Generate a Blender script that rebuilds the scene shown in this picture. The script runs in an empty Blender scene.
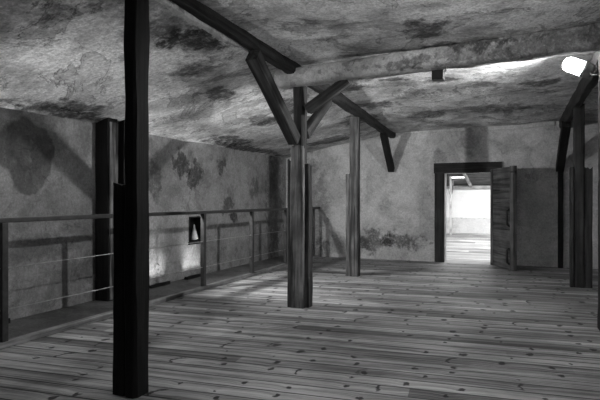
import bpy, bmesh, math, random
from mathutils import Vector, Matrix, noise
random.seed(7)
scn = bpy.context.scene
C = scn.collection

# ------------------------------------------------------------------ node helpers
class NT:
    def __init__(s, name):
        s.m = bpy.data.materials.new(name); s.m.use_nodes = True
        s.t = s.m.node_tree; s.t.nodes.clear()
        s.out = s.t.nodes.new('ShaderNodeOutputMaterial')
        s.tc = s.t.nodes.new('ShaderNodeTexCoord')
    def n(s, typ, **kw):
        nd = s.t.nodes.new(typ)
        for k, v in kw.items(): setattr(nd, k, v)
        return nd
    def put(s, sock, v):
        if hasattr(v, 'is_output'): s.t.links.new(v, sock)
        else: sock.default_value = v
    def math(s, op, a, b=0.0, c=0.0, clamp=False):
        nd = s.n('ShaderNodeMath', operation=op, use_clamp=clamp)
        s.put(nd.inputs[0], a); s.put(nd.inputs[1], b); s.put(nd.inputs[2], c)
        return nd.outputs[0]
    def vmath(s, op, a, b=(0,0,0), out=0):
        nd = s.n('ShaderNodeVectorMath', operation=op)
        s.put(nd.inputs[0], a); s.put(nd.inputs[1], b)
        return nd.outputs[out]
    def noise(s, vec, scale, detail=6, rough=.6, dist=0.0):
        nd = s.n('ShaderNodeTexNoise')
        s.put(nd.inputs['Vector'], vec); s.put(nd.inputs['Scale'], scale)
        s.put(nd.inputs['Detail'], detail); s.put(nd.inputs['Roughness'], rough); s.put(nd.inputs['Distortion'], dist)
        return nd.outputs['Fac']
    def mr(s, v, a, b, c=0.0, d=1.0, smooth=True):
        nd = s.n('ShaderNodeMapRange')
        if smooth: nd.interpolation_type = 'SMOOTHSTEP'
        for i, x in enumerate((v, a, b, c, d)): s.put(nd.inputs[i], x)
        return nd.outputs[0]
    def lerp(s, a, b, f):
        return s.math('ADD', a, s.math('MULTIPLY', s.math('SUBTRACT', b, a), f))
    def sep(s, v):
        nd = s.n('ShaderNodeSeparateXYZ'); s.put(nd.inputs[0], v); return nd.outputs
    def comb(s, x, y, z):
        nd = s.n('ShaderNodeCombineXYZ')
        for i, v in enumerate((x, y, z)): s.put(nd.inputs[i], v)
        return nd.outputs[0]
    def finish(s, val, rough=.8, bump=None, bs=.3, bd=.02, spec=.3, metal=0.0):
        b = s.n('ShaderNodeBsdfPrincipled')
        s.put(b.inputs['Roughness'], rough)
        b.inputs['Specular IOR Level'].default_value = spec
        b.inputs['Metallic'].default_value = metal
        if hasattr(val, 'is_output'):
            cc = s.comb(val, val, val); s.t.links.new(cc, b.inputs['Base Color'])
        else: b.inputs['Base Color'].default_value = (val, val, val, 1)
        if bump is not None:
            bn = s.n('ShaderNodeBump'); bn.inputs['Strength'].default_value = bs; bn.inputs['Distance'].default_value = bd
            s.t.links.new(bump, bn.inputs['Height']); s.t.links.new(bn.outputs[0], b.inputs['Normal'])
        s.t.links.new(b.outputs[0], s.out.inputs[0])
        return s.m

def plaster(name, lo, hi, peel=.3, blobs=(), scale=1.0, sx=(1,1,1), grime=.5, bs=.35, rimk=.3, fine_k=.22, streak=0.0):
    """aged plaster: broad mottling, flaked coats with sharp rims, hairline cracks and individual damp stains, dark patches and painted shade"""
    m = NT(name); P = m.tc.outputs['Object']
    Q = m.vmath('MULTIPLY', P, sx)
    warp = m.n('ShaderNodeTexNoise'); m.put(warp.inputs['Vector'], P); warp.inputs['Scale'].default_value = 2.3*scale; warp.inputs['Detail'].default_value = 7
    wv = m.vmath('MULTIPLY', m.vmath('SUBTRACT', warp.outputs['Color'], (.5,.5,.5)), (.34,.34,.34))
    brk2 = m.noise(m.vmath('ADD', P, (1,5,2)), 17*scale, 6, .7, .4)
    brk = m.noise(P, 5.0*scale, 9, .68, .3)
    PW = m.vmath('ADD', P, wv)
    n1 = m.noise(Q, .9*scale, 9, .62, .5)
    n2 = m.noise(Q, 4.5*scale, 8, .65, .2)
    v = m.lerp(lo, hi, m.mr(m.math('ADD', m.math('MULTIPLY', n1, .65), m.math('MULTIPLY', n2, .35)), .36, .62))
    # flaked coat
    pn = m.noise(m.vmath('ADD', Q, (7,3,1)), 1.15*scale, 12, .68, .9)
    pm = m.mr(pn, .545, .56)
    rim = m.math('SUBTRACT', m.mr(pn, .535, .545), m.mr(pn, .55, .565))
    v = m.lerp(v, m.math('MULTIPLY', v, 1-peel), pm)
    v = m.lerp(v, m.math('MULTIPLY', v, .45), m.math('MULTIPLY', rim, rimk))
    pn2 = m.noise(m.vmath('ADD', Q, (17,-3,5)), 2.6*scale, 10, .7, 1.2)
    pm2 = m.mr(pn2, .60, .615)
    v = m.lerp(v, m.math('MULTIPLY', v, 1-grime), pm2)
    for (p, r, k, w) in blobs:             # stain or painted shade: centre, radii, factor on the albedo, edge width
        d = m.vmath('DIVIDE', m.vmath('SUBTRACT', PW, p), r)
        L = m.vmath('LENGTH', d, out=1)
        if w < .2:
            L = m.math('ADD', L, m.math('MULTIPLY', m.math('SUBTRACT', brk, .5), 1.3*w))
            fac = m.math('MULTIPLY', m.mr(L, 1-w, 1.0, 1.0, 0.0), m.mr(brk, .30, .50, .6, 1.0))
        else:                              # broken, scabby patch
            fl = m.math('ADD', m.math('SUBTRACT', 1.15, L), m.math('MULTIPLY', m.math('SUBTRACT', brk, .5), 2.6))
            fac = m.math('MULTIPLY', m.math('MULTIPLY', m.mr(fl, .25, .32+.7*w), m.mr(L, .8, 1.6, 1.0, 0.0)), m.mr(brk2, .32, .52, .45, 1.0))
        v = m.math('MULTIPLY', v, m.lerp(1.0, k, fac))
    fine = m.noise(P, 26, 4, .7)
    v = m.math('MULTIPLY', v, m.mr(fine, .3, .7, 1-fine_k, 1+fine_k, False))
    speck = m.noise(m.vmath('ADD', P, (3,9,4)), 55, 3, .7)
    v = m.math('MULTIPLY', v, m.mr(speck, .3, .7, 1-fine_k*.8, 1+fine_k*.8, False))
    if streak:                             # brush and trowel marks
        sk = m.noise(m.vmath('MULTIPLY', PW, (3.2,15,6)), 1.0, 8, .72, .6)
        smooth = m.mr(m.sep(P)[0], -2.7, -2.1)           # bays right of the long beam: smoother, lamp brightness added to the albedo
        skv = m.mr(sk, .32, .68, 1-streak, 1+streak*.9, False)
        v = m.math('MULTIPLY', v, m.lerp(skv, m.lerp(1.18, skv, .35), smooth))
    h = m.math('ADD', m.math('MULTIPLY', n2, 1.0), m.math('ADD', m.math('MULTIPLY', pm, -.5), m.math('MULTIPLY', fine, .12)))
    return m.finish(v, .9, h, bs, .03, .15)

def wood(name, lo, hi, rough=.75, bs=.6, sc=1.0, axis=2):
    m = NT(name); P = m.tc.outputs['Object']
    oi = m.n('ShaderNodeObjectInfo').outputs['Random']
    st = [26*sc]*3; st[axis] = 1.1
    off = m.comb(m.math('MULTIPLY', oi, 31), m.math('MULTIPLY', oi, 17), m.math('MULTIPLY', oi, 53))
    Q = m.vmath('ADD', m.vmath('MULTIPLY', P, tuple(st)), off)
    g = m.noise(Q, 1.0, 7, .62, .35)
    st2 = [9*sc]*3; st2[axis] = .55
    g2 = m.noise(m.vmath('ADD', m.vmath('MULTIPLY', P, tuple(st2)), off), 1.0, 4, .5, .2)
    blotch = m.noise(m.vmath('ADD', P, off), 3.2, 5, .6)
    v = m.lerp(lo, hi, m.mr(m.math('ADD', m.math('MULTIPLY', g, .65), m.math('MULTIPLY', g2, .35)), .38, .64))
    v = m.math('MULTIPLY', v, m.mr(blotch, .3, .7, .65, 1.3))
    crack = m.mr(g, .30, .36)
    v = m.math('MULTIPLY', v, m.lerp(.35, 1.0, crack))
    v = m.math('MULTIPLY', v, m.mr(oi, 0, 1, .85, 1.15))
    h = m.math('ADD', g, m.math('MULTIPLY', crack, .5))
    return m.finish(v, rough, h, bs, .012, .3)

def planks(name, lo, hi, ang, width, gloss=.42, knots=True):
    m = NT(name); X, Y, Z = m.sep(m.tc.outputs['Object'])
    ca, sa = math.cos(ang), math.sin(ang)
    u = m.math('ADD', m.math('MULTIPLY', X, ca), m.math('MULTIPLY', Y, sa))
    v = m.math('SUBTRACT', m.math('MULTIPLY', Y, ca), m.math('MULTIPLY', X, sa))
    vw = m.math('DIVIDE', v, width)
    pid = m.math('FLOOR', vw); fv = m.math('FRACT', vw)
    wn = m.n('ShaderNodeTexWhiteNoise', noise_dimensions='1D'); m.put(wn.inputs['W'], pid); r = wn.outputs['Value']
    uu = m.math('ADD', u, m.math('MULTIPLY', r, 41.0))
    ul = m.math('DIVIDE', uu, 4.2); bid = m.math('FLOOR', ul); fu = m.math('FRACT', ul)
    wn2 = m.n('ShaderNodeTexWhiteNoise', noise_dimensions='2D'); m.put(wn2.inputs['Vector'], m.comb(pid, bid, 0)); tone = wn2.outputs['Value']
    vv = m.math('ADD', v, m.math('MULTIPLY', r, 13.0))
    # knots: at most one per cell of a board, with a curled split beside the bigger ones
    CU = 2.6
    cu = m.math('MULTIPLY', uu, CU); ci = m.math('FLOOR', cu); cf = m.math('FRACT', cu)
    wk = m.n('ShaderNodeTexWhiteNoise', noise_dimensions='2D'); m.put(wk.inputs['Vector'], m.comb(ci, pid, 0))
    rx, ry, rs = m.sep(wk.outputs['Color'])
    wob = m.noise(m.comb(uu, vv, 0), 14, 3, .6); wc = m.math('SUBTRACT', wob, .5)
    du = m.math('ADD', m.math('DIVIDE', m.math('SUBTRACT', cf, m.mr(rx, 0, 1, .3, .7, False)), CU), m.math('MULTIPLY', wc, .10))
    dw = m.math('ADD', m.math('MULTIPLY', m.math('SUBTRACT', fv, m.mr(ry, 0, 1, .25, .75, False)), width), m.math('MULTIPLY', wc, .08))
    sz = m.mr(rs, .3, 1, .35, 1.0, False)
    da = m.math('DIVIDE', du, m.math('MULTIPLY', sz, .042)); db = m.math('DIVIDE', dw, m.math('MULTIPLY', sz, .060))
    kd = m.math('SQRT', m.math('ADD', m.math('MULTIPLY', da, da), m.math('MULTIPLY', db, db)))
    has = m.mr(rs, .32, .33)
    knot = m.math('MULTIPLY', m.mr(kd, .55, 1.05, 1.0, 0.0), m.math('MULTIPLY', has, m.mr(rs, .89, .90, 1.0, 0.0)))
    ring = m.math('MULTIPLY', m.mr(m.math('ABSOLUTE', m.math('SUBTRACT', kd, 1.5)), .14, .42, 1.0, 0.0), m.math('MULTIPLY', m.mr(rs, .88, .90), m.mr(m.math('SUBTRACT', m.math('MULTIPLY', db, .5), da), .1, .9)))
    swirl = m.math('MULTIPLY', m.math('MULTIPLY', m.mr(kd, .0, 4.5, 1.0, 0.0), has), .035)
    gv = m.math('ADD', vv, m.math('MULTIPLY', swirl, .6))
    grain = m.noise(m.comb(m.math('MULTIPLY', uu, 1.3), m.math('MULTIPLY', gv, 85), r), 1.0, 6, .68, .3)
    coarse = m.noise(m.comb(m.math('MULTIPLY', uu, .5), m.math('MULTIPLY', gv, 14), r), 1.0, 3, .5, .2)
    val = m.lerp(lo, hi, m.mr(m.math('ADD', m.math('MULTIPLY', grain, .6), m.math('MULTIPLY', coarse, .4)), .36, .64))
    val = m.math('MULTIPLY', val, m.mr(tone, 0, 1, .52, 1.35, False))
    dirt = m.noise(m.tc.outputs['Object'], 1.1, 8, .62, .4)
    val = m.math('MULTIPLY', val, m.mr(dirt, .34, .64, .70, 1.15))
    seam = m.math('MAXIMUM', m.mr(fv, .03, .06, 1, 0), m.mr(fv, .95, .98))
    ends = m.math('MAXIMUM', m.mr(fu, .0006, .0016, 1, 0), m.mr(fu, .9986, .9994))
    if knots:
        val = m.lerp(val, m.math('MULTIPLY', val, .10), knot)
        val = m.lerp(val, m.math('MULTIPLY', val, .12), ring)
    val = m.lerp(val, m.math('MULTIPLY', val, .10), seam)
    h = m.math('ADD', m.math('MULTIPLY', grain, .25), m.math('SUBTRACT', m.math('MULTIPLY', tone, .35), seam))
    ro = m.mr(grain, .3, .7, gloss+.1, gloss-.05)
    return m.finish(val, ro, h, .5, .012, .25)

def plain(name, v, rough=.5, metal=0.0, spec=.4, var=.25):
    m = NT(name)
    n = m.noise(m.tc.outputs['Object'], 14, 5, .6)
    val = m.math('MULTIPLY', v, m.mr(n, .3, .7, 1-var, 1+var))
    return m.finish(val, rough, n, .12, .004, spec, metal)

def glow(name, strength):
    m = NT(name); e = m.n('ShaderNodeEmission'); e.inputs['Strength'].default_value = strength
    m.t.links.new(e.outputs[0], m.out.inputs[0]); return m.m

# ------------------------------------------------------------------ object helpers
def setp(o, label=None, cat=None, group=None, kind=None):
    if label: o['label'] = label
    if cat: o['category'] = cat
    if group: o['group'] = group
    if kind: o['kind'] = kind
    return o
def link(name, bm, mat, parent=None, M=None, smooth=False):
    bmesh.ops.recalc_face_normals(bm, faces=bm.faces)
    me = bpy.data.meshes.new(name); bm.to_mesh(me); bm.free()
    if smooth:
        for p in me.polygons: p.use_smooth = True
    me.materials.append(mat)
    o = bpy.data.objects.new(name, me); C.objects.link(o)
    if parent is not None:
        o.parent = parent
        o.matrix_local = parent['_inv'] @ (M or Matrix()) if False else Matrix.Translation(-ROOT[parent.name]) @ (M or Matrix())
        ROOT[o.name] = ROOT[parent.name]
        if M is not None: ROOT[o.name] = None
    elif M is not None: o.matrix_world = M
    return o
ROOT = {}
def sub(name, bm, mat, part, M=None, smooth=False):
    """a sub-part: bm in world space unless M is given; part sits at its thing's origin or carries its own matrix"""
    bmesh.ops.recalc_face_normals(bm, faces=bm.faces)
    me = bpy.data.meshes.new(name); bm.to_mesh(me); bm.free()
    if smooth:
        for p in me.polygons: p.use_smooth = True
    me.materials.append(mat)
    o = bpy.data.objects.new(name, me); C.objects.link(o)
    bpy.context.view_layer.update()
    o.parent = part; o.matrix_local = part.matrix_world.inverted() @ (M or Matrix())
    return o
def thing(name, label, cat, loc, group=None, kind=None):
    o = bpy.data.objects.new(name, None); C.objects.link(o); o.location = loc; o.empty_display_size = .1
    ROOT[o.name] = Vector(loc)
    return setp(o, label, cat, group, kind)
def bx(bm, x0, x1, y0, y1, z0, z1):
    vs = [bm.verts.new((x, y, z)) for x in (x0, x1) for y in (y0, y1) for z in (z0, z1)]
    for f in ((0,1,3,2),(4,6,7,5),(0,4,5,1),(2,3,7,6),(0,2,6,4),(1,5,7,3)): bm.faces.new([vs[i] for i in f])
def box(x0, x1, y0, y1, z0, z1, bev=0.0):
    bm = bmesh.new(); bx(bm, x0, x1, y0, y1, z0, z1)
    if bev: bmesh.ops.bevel(bm, geom=bm.edges[:], offset=bev, segments=2, affect='EDGES', profile=.6)
    return bm
def tube(bm, pts, r, n=10):
    pts = [Vector(p) for p in pts]; rings = []
    for i, p in enumerate(pts):
        d = (pts[min(i+1, len(pts)-1)]-pts[max(i-1, 0)]).normalized()
        a = d.orthogonal().normalized(); b = d.cross(a)
        if rings:
            a = (pa - d*pa.dot(d)).normalized(); b = d.cross(a)
        pa = a
        rings.append([bm.verts.new(p+(a*math.cos(2*math.pi*k/n)+b*math.sin(2*math.pi*k/n))*r) for k in range(n)])
    for A, B in zip(rings, rings[1:]):
        for k in range(n): bm.faces.new((A[k], A[(k+1)%n], B[(k+1)%n], B[k]))
    bm.faces.new(rings[0][::-1]); bm.faces.new(rings[-1])
    return bm
def lathe(prof, n=24):
    """profile (r, z) spun round local z"""
    bm = bmesh.new(); rings = []
    for r, z in prof:
        rings.append([bm.verts.new((r*math.cos(2*math.pi*k/n), r*math.sin(2*math.pi*k/n), z)) for k in range(n)])
    for A, B in zip(rings, rings[1:]):
        for k in range(n): bm.faces.new((A[k], A[(k+1)%n], B[(k+1)%n], B[k]))
    bm.faces.new(rings[0][::-1]); bm.faces.new(rings[-1])
    return bm
def timber(w, d, L, cham=.012, jit=.004, seg=.08, seed=0, ragged=0.0, taper=1.0, wane=0.0):
    """hewn baulk along local z from 0 to L, width w on x, depth d on y, with waney chamfers and hewn unevenness"""
    bm = bmesh.new(); n = max(3, int(L/seg)); rings = []
    sub_ = 3
    for i in range(n+1):
        t = i/n; z = t*L; k = 1+(taper-1)*t
        hw, hd = w/2*k, d/2*k
        c = cham*(1+.9*noise.noise(Vector((seed*3.1, z*1.9, 0)))) + wane*max(0, noise.noise(Vector((seed*1.7, z*.9, 4))))
        c = min(max(c, .002), .45*min(hw, hd)*1.6)
        cor = [(-hw+c,-hd),(hw-c,-hd),(hw,-hd+c),(hw,hd-c),(hw-c,hd),(-hw+c,hd),(-hw,hd-c),(-hw,-hd+c)]
        pts = []
        for a in range(8):
            p, q = cor[a], cor[(a+1)%8]
            m_ = sub_ if a % 2 == 0 else 1
            for s in range(m_): pts.append((p[0]+(q[0]-p[0])*s/m_, p[1]+(q[1]-p[1])*s/m_))
        ring = []
        for (x, y) in pts:
            e = noise.noise_vector(Vector((x*9+seed*7.7, y*9, z*2.2)))*jit
            e2 = noise.noise_vector(Vector((x*22+seed, y*22, z*9)))*jit*.45
            zz = z
            if ragged and i == n: zz += ragged*(noise.noise(Vector((x*30+seed, y*30, 2)))-.3)
            ring.append(bm.verts.new((x+e.x+e2.x, y+e.y+e2.y, zz)))
        rings.append(ring)
    N = len(rings[0])
    for A, B in zip(rings, rings[1:]):
        for k in range(N): bm.faces.new((A[k], A[(k+1)%N], B[(k+1)%N], B[k]))
    bm.faces.new(rings[0][::-1]); bm.faces.new(rings[-1])
    return bm
def frame(p, q, xref=Vector((1,0,0))):
    """matrix with local z along p->q, local x near xref"""
    p, q = Vector(p), Vector(q); z = (q-p).normalized()
    y = z.cross(xref).normalized(); x = y.cross(z)
    M = Matrix((x, y, z)).transposed().to_4x4(); M.translation = p
    return M, (q-p).length

# ------------------------------------------------------------------ materials
YB = 11.0; XL = -5.0; XR = 3.9; YF = -2.2
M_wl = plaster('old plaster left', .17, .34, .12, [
    ((-5, 4.04, 1.80), (.5,.37,.42), .45, .12), ((-5, 4.0, .72), (.5,.9,.24), .65, .5), ((-5, 6.9, 1.88), (.4,.34,.28), .30, .4), ((-5, 7.3, 1.72), (.4,.25,.34), .30, .4),
    ((-5, 6.25, 1.62), (.4,.20,.38), .45, .5), ((-5, 8.15, 1.95), (.4,.16,.22), .35, .5), ((-5, 8.35, 1.2), (.4,.22,.26), .4, .5), ((-5, 9.4, 1.55), (.4,.22,.3), .5, .6),
    ((-5, 8.6, .92), (.4,.22,.15), .22, .35), ((-5, 10.4, 1.4), (.5,.55,1.6), .55, .3), ((-5, 5.6, 1.1), (.4,.3,.5), .7, .6), ((-5, 4.9, .45), (.4,.25,.3), .6, .6)], 1.2, grime=.25)  # tall patch at the far end: darker towards the corner
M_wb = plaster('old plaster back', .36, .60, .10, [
    ((-2.9, 11, .38), (.62,.4,.34), .32, .7), ((-2.2, 11, .42), (.65,.4,.26), .30, .6), ((-1.75, 11, .9), (.22,.4,.9), .82, .7), ((-.85, 11, 2.5), (.26,.4,.42), .62, .8),
    ((-1.45, 11, 2.2), (.2,.4,.2), .6, .6), ((-4.3, 11, 1.0), (.5,.4,1.6), .6, .5), ((-.1, 11, 2.4), (.55,.4,.2), .72, .7), ((-3.6, 11, .3), (.8,.4,.3), .6, .6),  # tall patch at the left: darker towards the corner
    ((.35, 11, 1.8), (.22,.4,.1), .7, .6)], 1.1, grime=.16)
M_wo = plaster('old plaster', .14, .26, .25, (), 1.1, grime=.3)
M_ce = plaster('old plaster ceiling', .32, .86, .20, [
    ((-2.85, 4.20, 2.81), (0.31, 0.45, .8), 0.26, 0.6),
    ((-3.03, 3.71, 2.78), (0.40, 0.49, .8), 0.46, 0.8),
    ((-3.53, 5.58, 2.68), (0.26, 0.41, .8), 0.26, 0.5),
    ((-3.17, 7.13, 2.74), (0.40, 0.52, .8), 0.25, 0.5),
    ((-3.76, 7.45, 2.61), (0.30, 0.49, .8), 0.31, 0.5),
    ((-4.67, 8.06, 2.37), (0.28, 0.77, .8), 0.22, 0.5),
    ((-3.38, 8.23, 2.66), (0.30, 0.51, .8), 0.28, 0.5),
    ((-1.58, 6.10, 2.89), (0.44, 0.23, .8), 0.22, 0.5),
    ((-0.80, 5.01, 2.90), (0.27, 0.42, .8), 0.26, 0.6),
    ((-0.75, 5.70, 2.91), (0.30, 0.23, .8), 0.28, 0.5),
    ((0.32, 7.83, 2.88), (0.31, 0.34, .8), 0.25, 0.5),
    ((-1.50, 6.89, 2.88), (0.25, 0.15, .8), 0.28, 0.5),
    ((-0.45, 7.58, 2.87), (0.28, 0.22, .8), 0.34, 0.5),
    ((-2.11, 8.17, 2.81), (0.45, 0.34, .8), 0.31, 0.5),
    ((-0.39, 9.22, 2.79), (0.86, 0.49, .8), 0.37, 0.6),
    ((-4.67, 4.48, 2.38), (0.21, 0.46, .8), 0.25, 0.5),
    ((-4.90, 3.88, 2.31), (0.08, 0.14, .8), 0.34, 0.6),
    ((-3.26, 2.93, 2.74), (0.29, 0.30, .8), 0.45, 0.9),
    ((-2.64, 9.10, 2.74), (0.46, 0.46, .8), 0.31, 0.5),
    ((-1.74, 4.92, 2.88), (0.27, 0.15, .8), 0.46, 0.6),
    ((-1.48, 9.28, 2.77), (0.49, 0.43, .8), 0.34, 0.5),
    ((-3.30, 4.71, 2.73), (0.28, 0.36, .8), 0.37, 0.7),
    ((-0.88, 7.17, 2.88), (0.31, 0.15, .8), 0.31, 0.5),
    ((-2.19, 7.04, 2.85), (0.23, 0.33, .8), 0.31, 0.5),
    ((-1.74, 4.37, 2.89), (0.08, 0.14, .8), 0.43, 0.6),
    ((-4.88, 4.6, 2.32), (.17,1.9,.3), .22, .7), ((-4.88, 9.0, 2.32), (.17,2.4,.3), .22, .6), ((-2.85, 3.6, 2.8), (.36,1.4,.6), .40, .8), ((-3.3, 7.6, 2.7), (.8,.35,.6), .38, .6),  # first two: shade along the left ceiling edge, painted dark
    ((-3.7, 10.2, 2.55), (1.0,.5,.6), .35, .6), ((-1.9, 5.95, 2.88), (.5,.12,.5), .3, .5), ((.82, 6.25, 2.98), (.34,.5,.5), .25, .6)], .95, grime=.40, bs=.8, rimk=.7, fine_k=.30, streak=.22)  # last patch: shade behind the lamp, painted on the ceiling
M_cb = plaster('beam plaster', .36, .62, .25, [((.25,5.6,2.85),(1.35,.9,.5),.42,.9), ((-1.1,5.5,2.8),(.5,.5,.06),.4,.6), ((-.2,5.5,2.9),(.5,.5,.08),.45,.6)], 1.6, grime=.4, bs=.6)  # first patch: dirt, deepened for the shaded right front of the beam
M_white = plaster('limewash', .88, .95, .02, (), 1.0, grime=.02, rimk=.03, fine_k=.03)
M_dado = plaster('limewash worn', .66, .76, .04, [((-1.9, 20.9, .60), (.45,.5,.06), .45, .5), ((-1.1, 20.9, .60), (.3,.5,.06), .5, .5), ((-2.3, 20.9, .3), (.4,.5,.3), .8, .7)], 1.4, grime=.06, rimk=.1, fine_k=.06)
M_fl = planks('pine floorboards', .085, .50, math.radians(5.6), .163, .62)
M_fl2 = planks('scrubbed floorboards', .40, .52, 0.0, .3, .6, knots=False)
M_post = wood('dark oak', .008, .052)
M_plank = wood('grey weathered oak', .006, .075, sc=.9)
M_lit = wood('pale lit-face oak',   .010, .25, sc=.9)  # paler oak that paints lamplight onto lit faces
M_mid = wood('brown oak', .012, .14)
M_wpost = wood('wall post oak', .010, .042)
M_blk = wood('near-black oak', .003, .012)  # oak darkened for the backlit near post and the unlit uprights
M_beam = wood('beam oak', .008, .038)
M_door = wood('door boards', .022, .12, axis=0)
M_frame = wood('door frame oak', .012, .045)
M_hall = wood('hall timber', .08, .2)
M_hall2 = wood('hall rafter', .35, .5)
M_board = wood('roof boarding', .05, .14, axis=0)
M_kerb = wood('kerb board', .10, .34, axis=1)
M_rail = plain('dark steel', .05, .45, .3)
M_wire = plain('steel cable', .35, .4, .5)
M_black = plain('black enamel', .010, .45)
M_alu = plain('grey lamp metal', .30, .4, .6)
M_pale = plain('pale ceramic', .75, .35)
M_iron = plain('black iron', .012, .55)
M_lens = glow('lit lamp glass', 40)
M_lens2 = glow('lit floor lamp glass', 1.0)
M_sky = glow('bright sky in roof light', 3.0)

# ------------------------------------------------------------------ shell
def struct(o): o['kind'] = 'structure'; return o
def lin(x, pts):
    if x <= pts[0][0]: return pts[0][1]
    for (a, za), (b, zb) in zip(pts, pts[1:]):
        if x <= b: return za+(zb-za)*(x-a)/(b-a)
    return pts[-1][1]
CP = [(-5.3,2.16),(-5,2.28),(-4.6,2.40),(-4.0,2.57),(-3.3,2.73),(-2.6,2.92),(-1.5,2.95),(0,2.96),(1,3.0),(2.4,2.85),(3.4,2.5),(4.2,2.2)]
def cz(x, y):
    z = lin(x, CP)
    t = min(max((y-6.0)/5.0, 0), 1); t = t*t*(3-2*t)
    z -= .17*t*min(max((x+5)/2.2, 0), 1)
    z += .022*noise.noise(Vector((x*.9, y*.9, 3)))+.010*noise.noise(Vector((x*2.8, y*2.8, 9)))
    return z
bm = bmesh.new(); nx, ny = 120, 150
X0, X1, Y0, Y1 = XL-.25, XR+.25, YF-.2, YB+.3
g = [[bm.verts.new((x, y, cz(x, y))) for x in [X0+(X1-X0)*i/nx for i in range(nx+1)]] for y in [Y0+(Y1-Y0)*j/ny for j in range(ny+1)]]
for j in range(ny):
    for i in range(nx): bm.faces.new((g[j][i], g[j][i+1], g[j+1][i+1], g[j+1][i]))
top = bmesh.ops.extrude_face_region(bm, geom=bm.faces[:])
for v in [e for e in top['geom'] if isinstance(e, bmesh.types.BMVert)]: v.co.z = 3.3
struct(link('ceiling', bm, M_ce, smooth=False))
struct(link('floor', box(XL-.3, XR+.3, YF-.3, YB+.02, -.2, 0), M_fl))
M_strip = plaster('shaded floor plaster', .07, .13, .1, (), 1.5, grime=.1)
struct(link('floor_shade_strip', box(XL, -4.192, YF, YB, -.02, .006), M_strip))  # dark slab standing in for the unlit floor behind the railing

def wall_grid(axis, pos, thick, a0, a1, z1, holes, name, mat):
    """wall slab with rectangular openings (a0,a1,z0,z1); axis 'x' = plane x=pos, 'y' = plane y=pos; thick signed, away from the room"""
    bm = bmesh.new()
    As = sorted({a0, a1, *[h for H in holes for h in H[:2]]}); Zs = sorted({-.2, z1, *[h for H in holes for h in H[2:]]})
    for a, b in zip(As, As[1:]):
        for c, d in zip(Zs, Zs[1:]):
            if any(H[0] <= (a+b)/2 <= H[1] and H[2] <= (c+d)/2 <= H[3] for H in holes): continue
            p0, p1 = sorted((pos, pos+thick))
            if axis == 'x': bx(bm, p0, p1, a, b, c, d)
            else: bx(bm, a, b, p0, p1, c, d)
    bmesh.ops.remove_doubles(bm, verts=bm.verts[:], dist=1e-5)
    return struct(link(name, bm, mat))
# niche measured behind the railing post
NY0, NY1, NZ0, NZ1 = 7.10, 7.56, .60, 1.02
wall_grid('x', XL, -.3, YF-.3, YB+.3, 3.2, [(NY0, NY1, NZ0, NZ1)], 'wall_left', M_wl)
DX0, DX1, DZ = -1.355, -.455, 1.86
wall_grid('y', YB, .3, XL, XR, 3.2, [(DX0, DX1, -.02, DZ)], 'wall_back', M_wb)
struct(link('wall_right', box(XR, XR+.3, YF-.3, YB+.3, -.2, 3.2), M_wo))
struct(link('wall_front', box(XL, XR, YF-.3, YF, -.2, 3.2), M_wo))
# narrow plaster ledge along the top of the back wall
bm = bmesh.new(); N = 40
rows = []
for i in range(N+1):
    x = -2.25+2.95*i/N; zt = cz(x, YB-.03); h = .085*min(1, .35+i/N*1.2)
    d = .035+.006*noise.noise(Vector((x*4, 0, 0)))
    zb = zt-h+.008*noise.noise(Vector((x*5, 2, 0)))
    rows.append([bm.verts.new(p) for p in ((x, YB+.01, zt+.03), (x, YB-d, zt+.03), (x, YB-d, zb+.01), (x, YB-d+.012, zb), (x, YB+.01, zb))])
for A, B in zip(rows, rows[1:]):
    for k in range(5): bm.faces.new((A[k], A[(k+1)%5], B[(k+1)%5], B[k]))
bm.faces.new(rows[0]); bm.faces.new(rows[-1][::-1])
struct(link('trim_1', bm, M_wb))

# wall niche
t = thing('wall_niche', 'small black square niche in the left wall behind the railing, holding a pale shape', 'niche', (XL, (NY0+NY1)/2, NZ0))
bm = bmesh.new()
bx(bm, XL-.22, XL-.20, NY0, NY1, NZ0, NZ1)
bx(bm, XL-.20, XL+.012, NY0, NY0+.02, NZ0, NZ1); bx(bm, XL-.20, XL+.012, NY1-.02, NY1, NZ0, NZ1)
bx(bm, XL-.20, XL+.012, NY0+.02, NY1-.02, NZ0, NZ0+.02); bx(bm, XL-.20, XL+.012, NY0+.02, NY1-.02, NZ1-.02, NZ1)
link('lining', bm, M_black, t)
bm = bmesh.new(); bx(bm, XL-.01, XL+.03, NY0-.02, NY1+.02, NZ0-.045, NZ0-.001)
link('sill', bm, M_black, t)
vase = link('niche_ornament', lathe([(.02,0),(.055,.01),(.06,.05),(.05,.10),(.032,.16),(.018,.21),(.012,.25),(.006,.265)], 20), M_pale, None, Matrix.Translation((XL-.03, (NY0+NY1)/2-.03, NZ0+.02)), True)  # pale ornament added for the bright spot in the niche
setp(vase, 'small pale tapered ornament standing inside the black wall niche', 'ornament')

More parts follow.
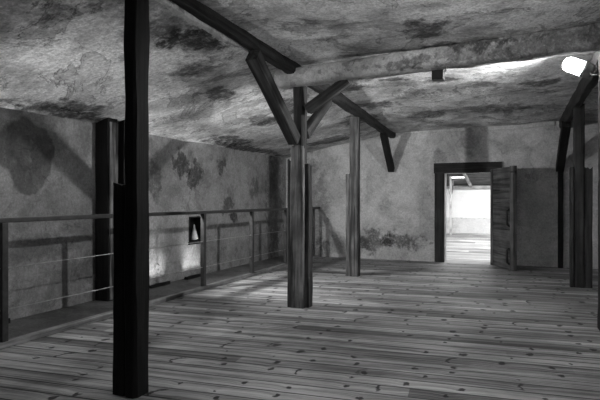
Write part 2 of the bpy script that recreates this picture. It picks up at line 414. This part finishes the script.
# ------------------------------------------------------------------ door
dr = thing('door_1', None, None, (-.9, YB, 0), kind='structure')
def frame_piece(name, x0, x1, z0, z1, y0=YB-.05, y1=YB+.16, s=0):
    w, L = x1-x0, z1-z0
    if L > w: bm = timber(w, y1-y0, L, .008, .004, .1, s); M = Matrix.Translation(((x0+x1)/2, (y0+y1)/2, z0)); 
    else:
        bm = timber(L, y1-y0, w, .008, .004, .1, s); M, _ = frame((x0, (y0+y1)/2, (z0+z1)/2), (x1, (y0+y1)/2, (z0+z1)/2), Vector((0,0,1)))
    return link(name, bm, M_frame, dr, M)
frame_piece('jamb', -1.555, -1.36, 0, DZ, s=1); frame_piece('jamb', -.455, -.27, 0, DZ, s=2); frame_piece('lintel', -1.57, -.24, DZ, 2.07, s=3)
H = Vector((-.445, YB-.055, 0)); Fp = Vector((-.015, 10.03, 0)); dv = (Fp-H); LW = dv.length; dx = dv.normalized()
ML = Matrix((dx, Vector((0,0,1)).cross(dx), Vector((0,0,1)))).transposed().to_4x4(); ML.translation = H   # x along the leaf, +y = side away from camera
bm = bmesh.new(); zz = .015
hs = [.24,.27,.22,.26,.25,.23,.24,.195]
for i, h in enumerate(hs):
    b2 = bmesh.new(); bx(b2, 0, LW-.0, .0+.002*(i%2), .045, zz+.002, zz+h-.002)
    bmesh.ops.bevel(b2, geom=b2.edges[:], offset=.004, segments=1, affect='EDGES')
    me = bpy.data.meshes.new('t'); b2.to_mesh(me); b2.free(); bm.from_mesh(me); bpy.data.meshes.remove(me); zz += h
leaf = link('door_leaf', bm, M_door, dr, ML)
leaf_top = zz
M_st = wood('door stile', .04, .13)
sub('stile', box(LW-.13, LW+.012, -.022, .047, .012, leaf_top+.004, .004), M_st, leaf, ML)
sub('stile', box(.0, .10, -.014, -.002, .03, leaf_top-.01, .004), M_st, leaf, ML)
for z0, z1 in ((.82, 1.12), (.12, .40)):          # two long black iron pulls on the free edge
    bm = bmesh.new(); tube(bm, [(LW-.155, -.024, z0), (LW-.155, -.06, z0+.03), (LW-.155, -.065, (z0+z1)/2), (LW-.155, -.06, z1-.03), (LW-.155, -.024, z1)], .022, 10)
    bx(bm, LW-.185, LW-.125, -.034, -.020, z0-.02, z0+.03); bx(bm, LW-.185, LW-.125, -.034, -.020, z1-.03, z1+.02)
    sub('handle', bm, M_iron, leaf, ML, True)
bm = bmesh.new(); bx(bm, LW-.10, LW+.10, -.036, -.022, 1.80, 1.825); bx(bm, LW+.08, LW+.10, -.036, .0, 1.77, 1.825)
sub('latch_hook', bm, M_iron, leaf, ML)
for z0 in (.30, 1.62):
    bm = bmesh.new(); bx(bm, -.02, .5, .045, .053, z0, z0+.05); tube(bm, [(-.01, .05, z0-.02), (-.01, .05, z0+.07)], .014, 10)
    sub('hinge_strap', bm, M_iron, leaf, ML)

# ------------------------------------------------------------------ posts
GP = 'timber posts carrying the ceiling beams'
def post(name, label, core, planks_, ztop, mat=M_post, pm=M_plank, group=GP, seed=0):
    x0, x1, y0, y1 = core
    t = thing(name, label, 'post', ((x0+x1)/2, (y0+y1)/2, 0), group)
    link('core', timber(x1-x0, y1-y0, ztop, .012, .006, .07, seed, wane=.02), mat, t, Matrix.Translation(((x0+x1)/2, (y0+y1)/2, 0)))
    for i, (a, b, c, d, h) in enumerate(planks_):
        link('side_plank', timber(b-a, d-c, h, .008, .006, .06, seed+i*5+3, ragged=.05), M_lit if seed == 2 and i == 0 else pm, t, Matrix.Translation(((a+b)/2, (c+d)/2, 0)))  # middle post's front plank coloured paler for its lit face
    return t
BZ = 2.66
post('timber_post', 'tall black timber post nearest the camera, padded thicker up to eye height', (-2.385,-2.285,2.65,2.80), [(-2.485,-2.387,2.655,2.795,1.41)], BZ+.02, M_blk, M_blk, seed=1)
post('timber_post', 'middle weathered post with braces, pale cracked planks cladding its lower part', (-2.495,-2.365,5.69,5.85), [(-2.50,-2.335,5.63,5.688,1.96), (-2.552,-2.503,5.65,5.82,1.80), (-2.363,-2.29,5.70,5.84,1.74)], BZ+.035, seed=2)
post('timber_post', 'slim post behind the middle braced post, with a short plank on its left side', (-2.60,-2.45,8.33,8.49), [(-2.67,-2.602,8.34,8.48,1.75)], BZ+.05, M_mid, M_mid, seed=3)
post('timber_post', 'dark post right of the open door with planks on both sides', (.81,.95,8.56,8.72), [(.952,1.05,8.57,8.71,1.78), (.755,.808,8.55,8.68,1.80)], BZ+.06, M_wpost, M_wpost, seed=4)
post('timber_post', 'post at the right edge of the picture that carries the glowing lamp', (.775,.935,5.79,5.95), [], BZ+.06, M_plank, M_plank, seed=5)
# posts built against walls
def wpost(label, x0, x1, y0, y1, z1, mat, s):
    o = link('wall_post', timber(x1-x0, y1-y0, z1, .008, .005, .1, s), mat, None, Matrix.Translation(((x0+x1)/2, (y0+y1)/2, 0)))
    return setp(o, label, 'post', 'timber uprights standing against the walls')
wp = wpost('black upright against the left wall, left one of the pair behind the railing', XL+.002, -4.78, 5.04, 5.21, 2.36, M_blk, 11)
bpy.context.view_layer.update()
fb = sub('lit_face_board', box(-4.779, -4.762, 5.06, 5.20, .02, 2.30, .003), M_lit, wp); fb['label'] = 'pale board added for the lit right side'  # its pale colour stands in for lamplight on the post's face
wpost('black upright against the left wall, half hidden behind the nearest post', XL+.002, -4.76, 5.31, 5.47, 2.36, M_blk, 12)
wpost('thin dark upright against the back wall below the right brace', .76, .85, YB-.10, YB-.002, 1.93, M_blk, 13)

# ------------------------------------------------------------------ beams and braces
def tim(name, label, cat, p, q, w, d, mat, xref=Vector((1,0,0)), seed=0, group=None, **k):
    M, L = frame(p, q, xref)
    return setp(link(name, timber(w, d, L, seed=seed, **k), mat, None, M), label, cat, group)
GB = 'long beams under the ceiling'; GR = 'diagonal braces of the timber frame'
BW = .135
lb = tim('ceiling_beam', 'long dark beam running overhead along the left row of posts to the back wall', 'beam', (-2.455, YF+.02, 3.122), (-2.455, YB-.005, 2.753), BW, .22, M_beam, seed=21, group=GB, cham=.022, jit=.014, wane=.04)
tim('ceiling_beam', 'dark beam overhead along the right row of posts, above the lamp', 'beam', (.845, YF+.02, BZ+.175), (.845, YB-.005, BZ+.10),   .13, .20, M_beam, seed=22, group=GB, cham=.03, jit=.012, wane=.05)
# crumbled plaster left hanging along the near part of the long beam
bm = bmesh.new(); rows = []
N = 150
for i in range(N+1):
    y = 2.4+2.3*i/N; k = min(1, (N-i)/40.)
    w = (.050+.030*noise.noise(Vector((y*6, 1, 0)))+.016*noise.noise(Vector((y*25, 5, 0))))*k+.004; hgt = (.05+.03*noise.noise(Vector((y*9, 7, 0))))*k+.004
    x = -2.53; z = 2.86-.028*(y-3.26)+.005+.02*noise.noise(Vector((y*3, 3, 3)))
    rows.append([bm.verts.new(p) for p in ((x-w, y, z+hgt+.06), (x-w*.9, y, z+.3*hgt), (x-w*.3, y, z-hgt*.8), (x+w*.5, y, z-hgt*.6), (x+w*.6, y, z+hgt))])
for A, B in zip(rows, rows[1:]):
    for k in range(5): bm.faces.new((A[k], A[(k+1)%5], B[(k+1)%5], B[k]))
bm.faces.new(rows[0]); bm.faces.new(rows[-1][::-1])
bpy.context.view_layer.update()
pe = sub('plaster_edge', bm, M_cb, lb); pe['label'] = 'crumbling pale plaster along the beam edge'

# plastered cross beam, rounded, with a knobbly end over the middle post
bm = bmesh.new(); rows = []; N = 110
for i in range(N+1):
    t_ = i/N; x = -2.69+(3.53)*t_
    zc = 2.725+.105*t_; hh = .115-.012*min(1, t_*5)+.025*t_
    e = min(1, (t_*N+.6)/2.5); e = math.sqrt(max(0, 1-(1-e)**2))
    e *= (.93+.07*min(1, t_*9))
    ring = []
    for k in range(20):
        a = 2*math.pi*k/20
        cx_, cz_ = math.cos(a), math.sin(a)
        sx_ = math.copysign(abs(cx_)**.6, cx_); sz_ = math.copysign(abs(cz_)**.6, cz_)
        p = Vector((x, 5.66+.135*e*sx_, zc+.045+hh*e*sz_))
        nz = noise.noise(Vector((x*3.2, sx_*1.2, sz_*1.2)))*.020+noise.noise(Vector((x*11, sx_*4, sz_*4)))*.008
        p += Vector((0, sx_, sz_))*nz
        ring.append(bm.verts.new(p))
    rows.append(ring)
for A, B in zip(rows, rows[1:]):
    for k in range(20): bm.faces.new((A[k], A[(k+1)%20], B[(k+1)%20], B[k]))
bm.faces.new(rows[0][::-1]); bm.faces.new(rows[-1])
setp(link('cross_beam', bm, M_cb, smooth=True), 'rounded plastered cross beam from the middle post to the lamp', 'beam')

tim('brace', 'long brace rising left from the middle post to the long beam', 'brace', (-2.44, 5.61, 2.02), (-2.44, 4.56, 2.765), .13, .15, M_post, seed=31, group=GR)
tim('brace', 'brace leaning back from the middle post toward the far wall', 'brace', (-2.43, 5.91, 2.12), (-2.43, 6.80, 2.70), .11, .12, M_post, seed=32, group=GR)
tim('brace', 'short brace rising right from the middle post to the cross beam', 'brace', (-2.31, 5.72, 2.39), (-1.79, 5.70, 2.70), .13, .11, M_post, Vector((0,1,0)), seed=33, group=GR)
tim('brace', 'dark brace between the back wall and the long beam, left of the door', 'brace', (-2.47, YB-.03, 1.95), (-2.47, YB-.78, 2.66), .13, .13, M_blk, seed=34, group=GR)
tim('brace', 'dark brace between the back wall and the right beam, above the thin upright', 'brace', (.79, YB-.06, 1.90), (.83, YB-.95, 2.63), .14, .16, M_blk, seed=35, group=GR)

# ------------------------------------------------------------------ railing
RX = -4.15
rl = thing('railing', 'long dark railing with two cables per bay along the left wall', 'railing', (RX, 6.5, 0))
RY = [0.35, 1.72, 3.12, 4.80, 6.25, 7.72, 9.12, 10.60]
for y in RY:
    link('rail_post', box(RX-.03, RX+.03, y-.03, y+.03, .055, 1.10, .005), M_rail, rl)
link('handrail', box(RX-.04, RX+.04, 0.2, YB-.04, 1.10, 1.145, .008), M_rail, rl)
link('kerb_rail', box(RX-.04, RX+.04, 0.2, YB-.04, 0.0, .055, .008), M_kerb, rl)
for z in (.33, .70):
    bm = bmesh.new(); tube(bm, [(RX, .25, z), (RX, YB-.1, z)], .005, 8); link('cable', bm, M_wire, rl, None, True)

# ------------------------------------------------------------------ lamps
def light(name, typ, loc, power, size=.1, dirv=None, angle=None, blend=.5):
    l = bpy.data.lights.new(name, typ); l.energy = power; l.color = (1,1,1)
    if typ == 'AREA': l.shape = 'RECTANGLE'; l.size, l.size_y = size
    else: l.shadow_soft_size = size
    if typ == 'SPOT': l.spot_size = math.radians(angle); l.spot_blend = blend
    o = bpy.data.objects.new(name, l); C.objects.link(o); o.location = loc
    if dirv is not None: o.rotation_euler = Vector(dirv).to_track_quat('-Z', 'Y').to_euler()
    return o
GL = 'spot lamps fixed to the posts'
def lamp(label, back, d, arm_to, power, angle=150, blend=.6, r=.062, L=.20):
    d = Vector(d).normalized(); back = Vector(back)
    t = thing('spot_lamp', label, 'lamp', back, GL)
    M = d.to_track_quat('Z', 'Y').to_matrix().to_4x4(); M.translation = back
    hs_ = link('housing', lathe([(r*.55,-.015),(r*.8,0),(r*.92,.02),(r*.92,L*.22),(r,L*.25),(r,L*.36),(r*.94,L*.36),(r*.94,L*.33)], 28), M_alu, t, M, True)
    ln = lathe([(r*.92,L*.34),(r*.92,L*.78),(r*.86,L*.93),(r*.65,L*1.03),(r*.3,L*1.08),(.004,L*1.09)], 28)
    bpy.context.view_layer.update(); sub('lamp_glass', ln, M_lens, hs_, M, True)
    bm = bmesh.new(); a = back+d*L*.25; tube(bm, [a, (a+Vector(arm_to))/2+Vector((0,0,-.03)), arm_to], .012, 10)
    link('bracket', bm, M_black, t, None, True)
    light('lamp light', 'SPOT', back+d*(L*1.16), power, .05, d, angle, blend)
lamp('glowing spot lamp on the right edge post, behind the cross beam', (.74, 6.10, 2.64), (-.90,-.05,.42), (.80, 5.90, 2.56), 430, 165, .6, .082, .27)
lamp('spot lamp on the wall upright behind the nearest black post', (-4.70, 5.36, 1.88), (.70,.70,-.26), (-4.765, 5.37, 1.82), 470, 120, 1.0)
lamp('spot lamp on the left wall outside the picture', (-4.85, 2.95, 1.70), (.80,.50,-.05), (-4.99, 2.95, 1.65), 88, 150, 1.0)
lamp('added fill lamp on the front wall behind the camera', (.1, YF+.28, 2.35), (-.07,.86,-.50), (.1, YF+.01, 2.3), 460, 50, 1.0)  # unseen lamp added to light the near floor
lamp('added fill lamp under the right beam outside the picture', (.80, 2.70, 2.50), (-.55,.55,.60), (.84, 2.66, 2.72), 250, 125, 1.0)  # unseen lamp added to brighten the ceiling
# low wash lights at the foot of the left wall
for y, hw, lab, pw in ((3.60, .16, 'low wash light at the left wall foot, nearest the left picture edge', .8), (6.24, .22, 'low wash light at the left wall foot beside the nearest black post', 1.5), (7.17, .25, 'low wash light at the left wall foot below the black niche', 1.9)):
    t = thing('wash_light', lab, 'lamp', (XL+.07, y, 0), 'low lights washing the left wall')
    bm = bmesh.new()
    bx(bm, XL+.035, XL+.045, y-hw, y+hw, 0, .035); bx(bm, XL+.100, XL+.110, y-hw, y+hw, 0, .06)
    bx(bm, XL+.045, XL+.100, y-hw, y-hw+.01, 0, .05); bx(bm, XL+.045, XL+.100, y+hw-.01, y+hw, 0, .05); bx(bm, XL+.045, XL+.100, y-hw+.01, y+hw-.01, 0, .008)
    link('housing', bm, M_black, t)
    link('diffuser', box(XL+.046, XL+.099, y-hw+.011, y+hw-.011, .009, .022), M_lens2, t)
    o = light('wash light', 'AREA', (XL+.072, y, .026), pw, (hw*2-.03, .045), (-.12,0,1)); o.data.spread = math.radians(46)

# ceiling box with cable
t = thing('junction_box', 'small black box under the plastered cross beam', 'box', (-.76, 5.62, 2.72))
link('box_body', box(-.82, -.70, 5.56, 5.68, 2.585, 2.685, .006), M_black, t)
bm = bmesh.new(); tube(bm, [(-.70, 5.60, 2.66), (-.675, 5.60, 2.68), (-.67, 5.60, 2.72)], .010, 8); link('conduit', bm, M_alu, t, None, True)
bm = bmesh.new(); tube(bm, [(-.81, 5.56, 2.685), (-1.05, 5.55, 2.672), (-1.35, 5.55, 2.66), (-1.62, 5.55, 2.65)], .005, 8); link('cable', bm, M_alu, t, None, True)

# ------------------------------------------------------------------ hall beyond the door
HY = 21.0
struct(link('floor', box(-7, 6, YB+.02, HY+.3, -.2, -.004), M_fl2))
struct(link('wall_far', box(-7, 6, HY, HY+.3, .60, 3.2), M_white))
struct(link('wall_far_dado', box(-7, 6, HY-.10, HY+.3, -.2, .60, .01), M_dado))
struct(link('wall_hall_left', box(-7.3, -7, YB+.3, HY+.3, -.2, 4.6), M_white))
struct(link('wall_hall_right', box(6, 6.3, YB+.3, HY+.3, -.2, 4.6), M_white))
struct(link('wall_hall_near', box(-7, 6, YB+.31, YB+.36, 3.2, 4.6), M_white))
# roof slope rising from the far eaves with a roof light
def rz(y): return 1.86+(HY-y)*.30
bm = bmesh.new()
ys = [HY+.2, 20.35, 19.95, 18.4, 12.4, YB+.3]
for a, b, k in zip(ys, ys[1:], range(5)):
    xs = [(-7, 6)] if k not in (1, 3) else ([(-7, -2.30), (-1.74, 6)] if k == 1 else [(-7, -2.0), (3.5, 6)])
    for x0, x1 in xs:
        vs = [bm.verts.new(p) for p in ((x0, a, rz(a)), (x1, a, rz(a)), (x1, b, rz(b)), (x0, b, rz(b)), (x0, a, rz(a)+.08), (x1, a, rz(a)+.08), (x1, b, rz(b)+.08), (x0, b, rz(b)+.08))]
        for f in ((0,1,2,3),(7,6,5,4),(0,4,5,1),(2,6,7,3),(1,5,6,2),(0,3,7,4)): bm.faces.new([vs[i] for i in f])
struct(link('ceiling', bm, M_board))
def pane(name, x0, x1, a, b):
    bm = bmesh.new(); vs = [bm.verts.new(p) for p in ((x0, a, rz(a)+.085), (x1, a, rz(a)+.085), (x1, b, rz(b)+.085), (x0, b, rz(b)+.085), (x0, a, rz(a)+.10), (x1, a, rz(a)+.10), (x1, b, rz(b)+.10), (x0, b, rz(b)+.10))]
    for f in ((0,1,2,3),(7,6,5,4),(0,4,5,1),(2,6,7,3),(1,5,6,2),(0,3,7,4)): bm.faces.new([vs[i] for i in f])
    struct(link(name, bm, M_sky))
pane('window_1', -2.35, -1.69, 20.4, 19.9); pane('added_roof_light', -2.05, 3.55, 18.45, 12.35)  # second pane is an unseen roof light added to brighten the hall
tim('eaves_beam', 'pale eaves beam above the far white wall, seen through the doorway', 'beam', (-6.9, HY-.13, 1.80), (5.9, HY-.13, 1.80), .12, .10, M_hall2, Vector((0,0,1)), seed=41)
for i, (xa, xb) in enumerate(((-1.92, -1.58), (-3.9, -3.56), (.1, .44))):
    tim('rafter', ['pale slanting rafter in the middle of the doorway view', 'pale rafter left of the doorway view', 'pale rafter right of the doorway view'][i], 'rafter', (xb, HY-.2, rz(HY-.2)-.07), (xa, 16.9, rz(16.9)-.07), .10, .10, M_hall2, seed=43+i, group='rafters in the far hall')
hp = thing('hall_post', 'slim pale post with a dark bracket, just inside the left of the doorway view', 'post', (-2.2, 19.6, 0))
link('shaft', timber(.07, .07, 2.18, .006, .003, .1, 51), M_hall2, hp, Matrix.Translation((-2.2, 19.6, 0)))
M_, L_ = frame((-2.2, 19.63, 1.55), (-2.2, 20.3, 1.98)); link('bracket', timber(.10, .12, L_, .008, .004, .1, 52), M_hall, hp, M_)
# added hall lights: below the unseen roof light, and onto the far wall
light('added hall light', 'AREA', (.75, 15.4, rz(15.4)-.05), 240, (5.3, 5.8), (0, -.30, -1))
light('added hall light', 'AREA', (.75, 14.2, rz(14.2)-.35), 215, (5.3, 1.5), (0, 1, -.30)).data.spread = math.radians(95)

# ------------------------------------------------------------------ world, camera
w = bpy.data.worlds.new('World'); scn.world = w; w.use_nodes = True
bg = w.node_tree.nodes['Background']; bg.inputs[0].default_value = (.9,.9,.9,1); bg.inputs[1].default_value = .005
cam = bpy.data.cameras.new('camera'); co = bpy.data.objects.new('camera', cam); C.objects.link(co); scn.camera = co
cam.sensor_width = 36; cam.lens = 510*36/600; cam.clip_start = .05
co.location = (0, 0, 1.3); co.rotation_euler = (math.pi/2, 0, math.atan(215/510))
scn.view_settings.view_transform = 'Standard'; scn.view_settings.look = 'None'; scn.view_settings.gamma = 1; scn.view_settings.use_curve_mapping = False
scn.view_settings.exposure = -0.08
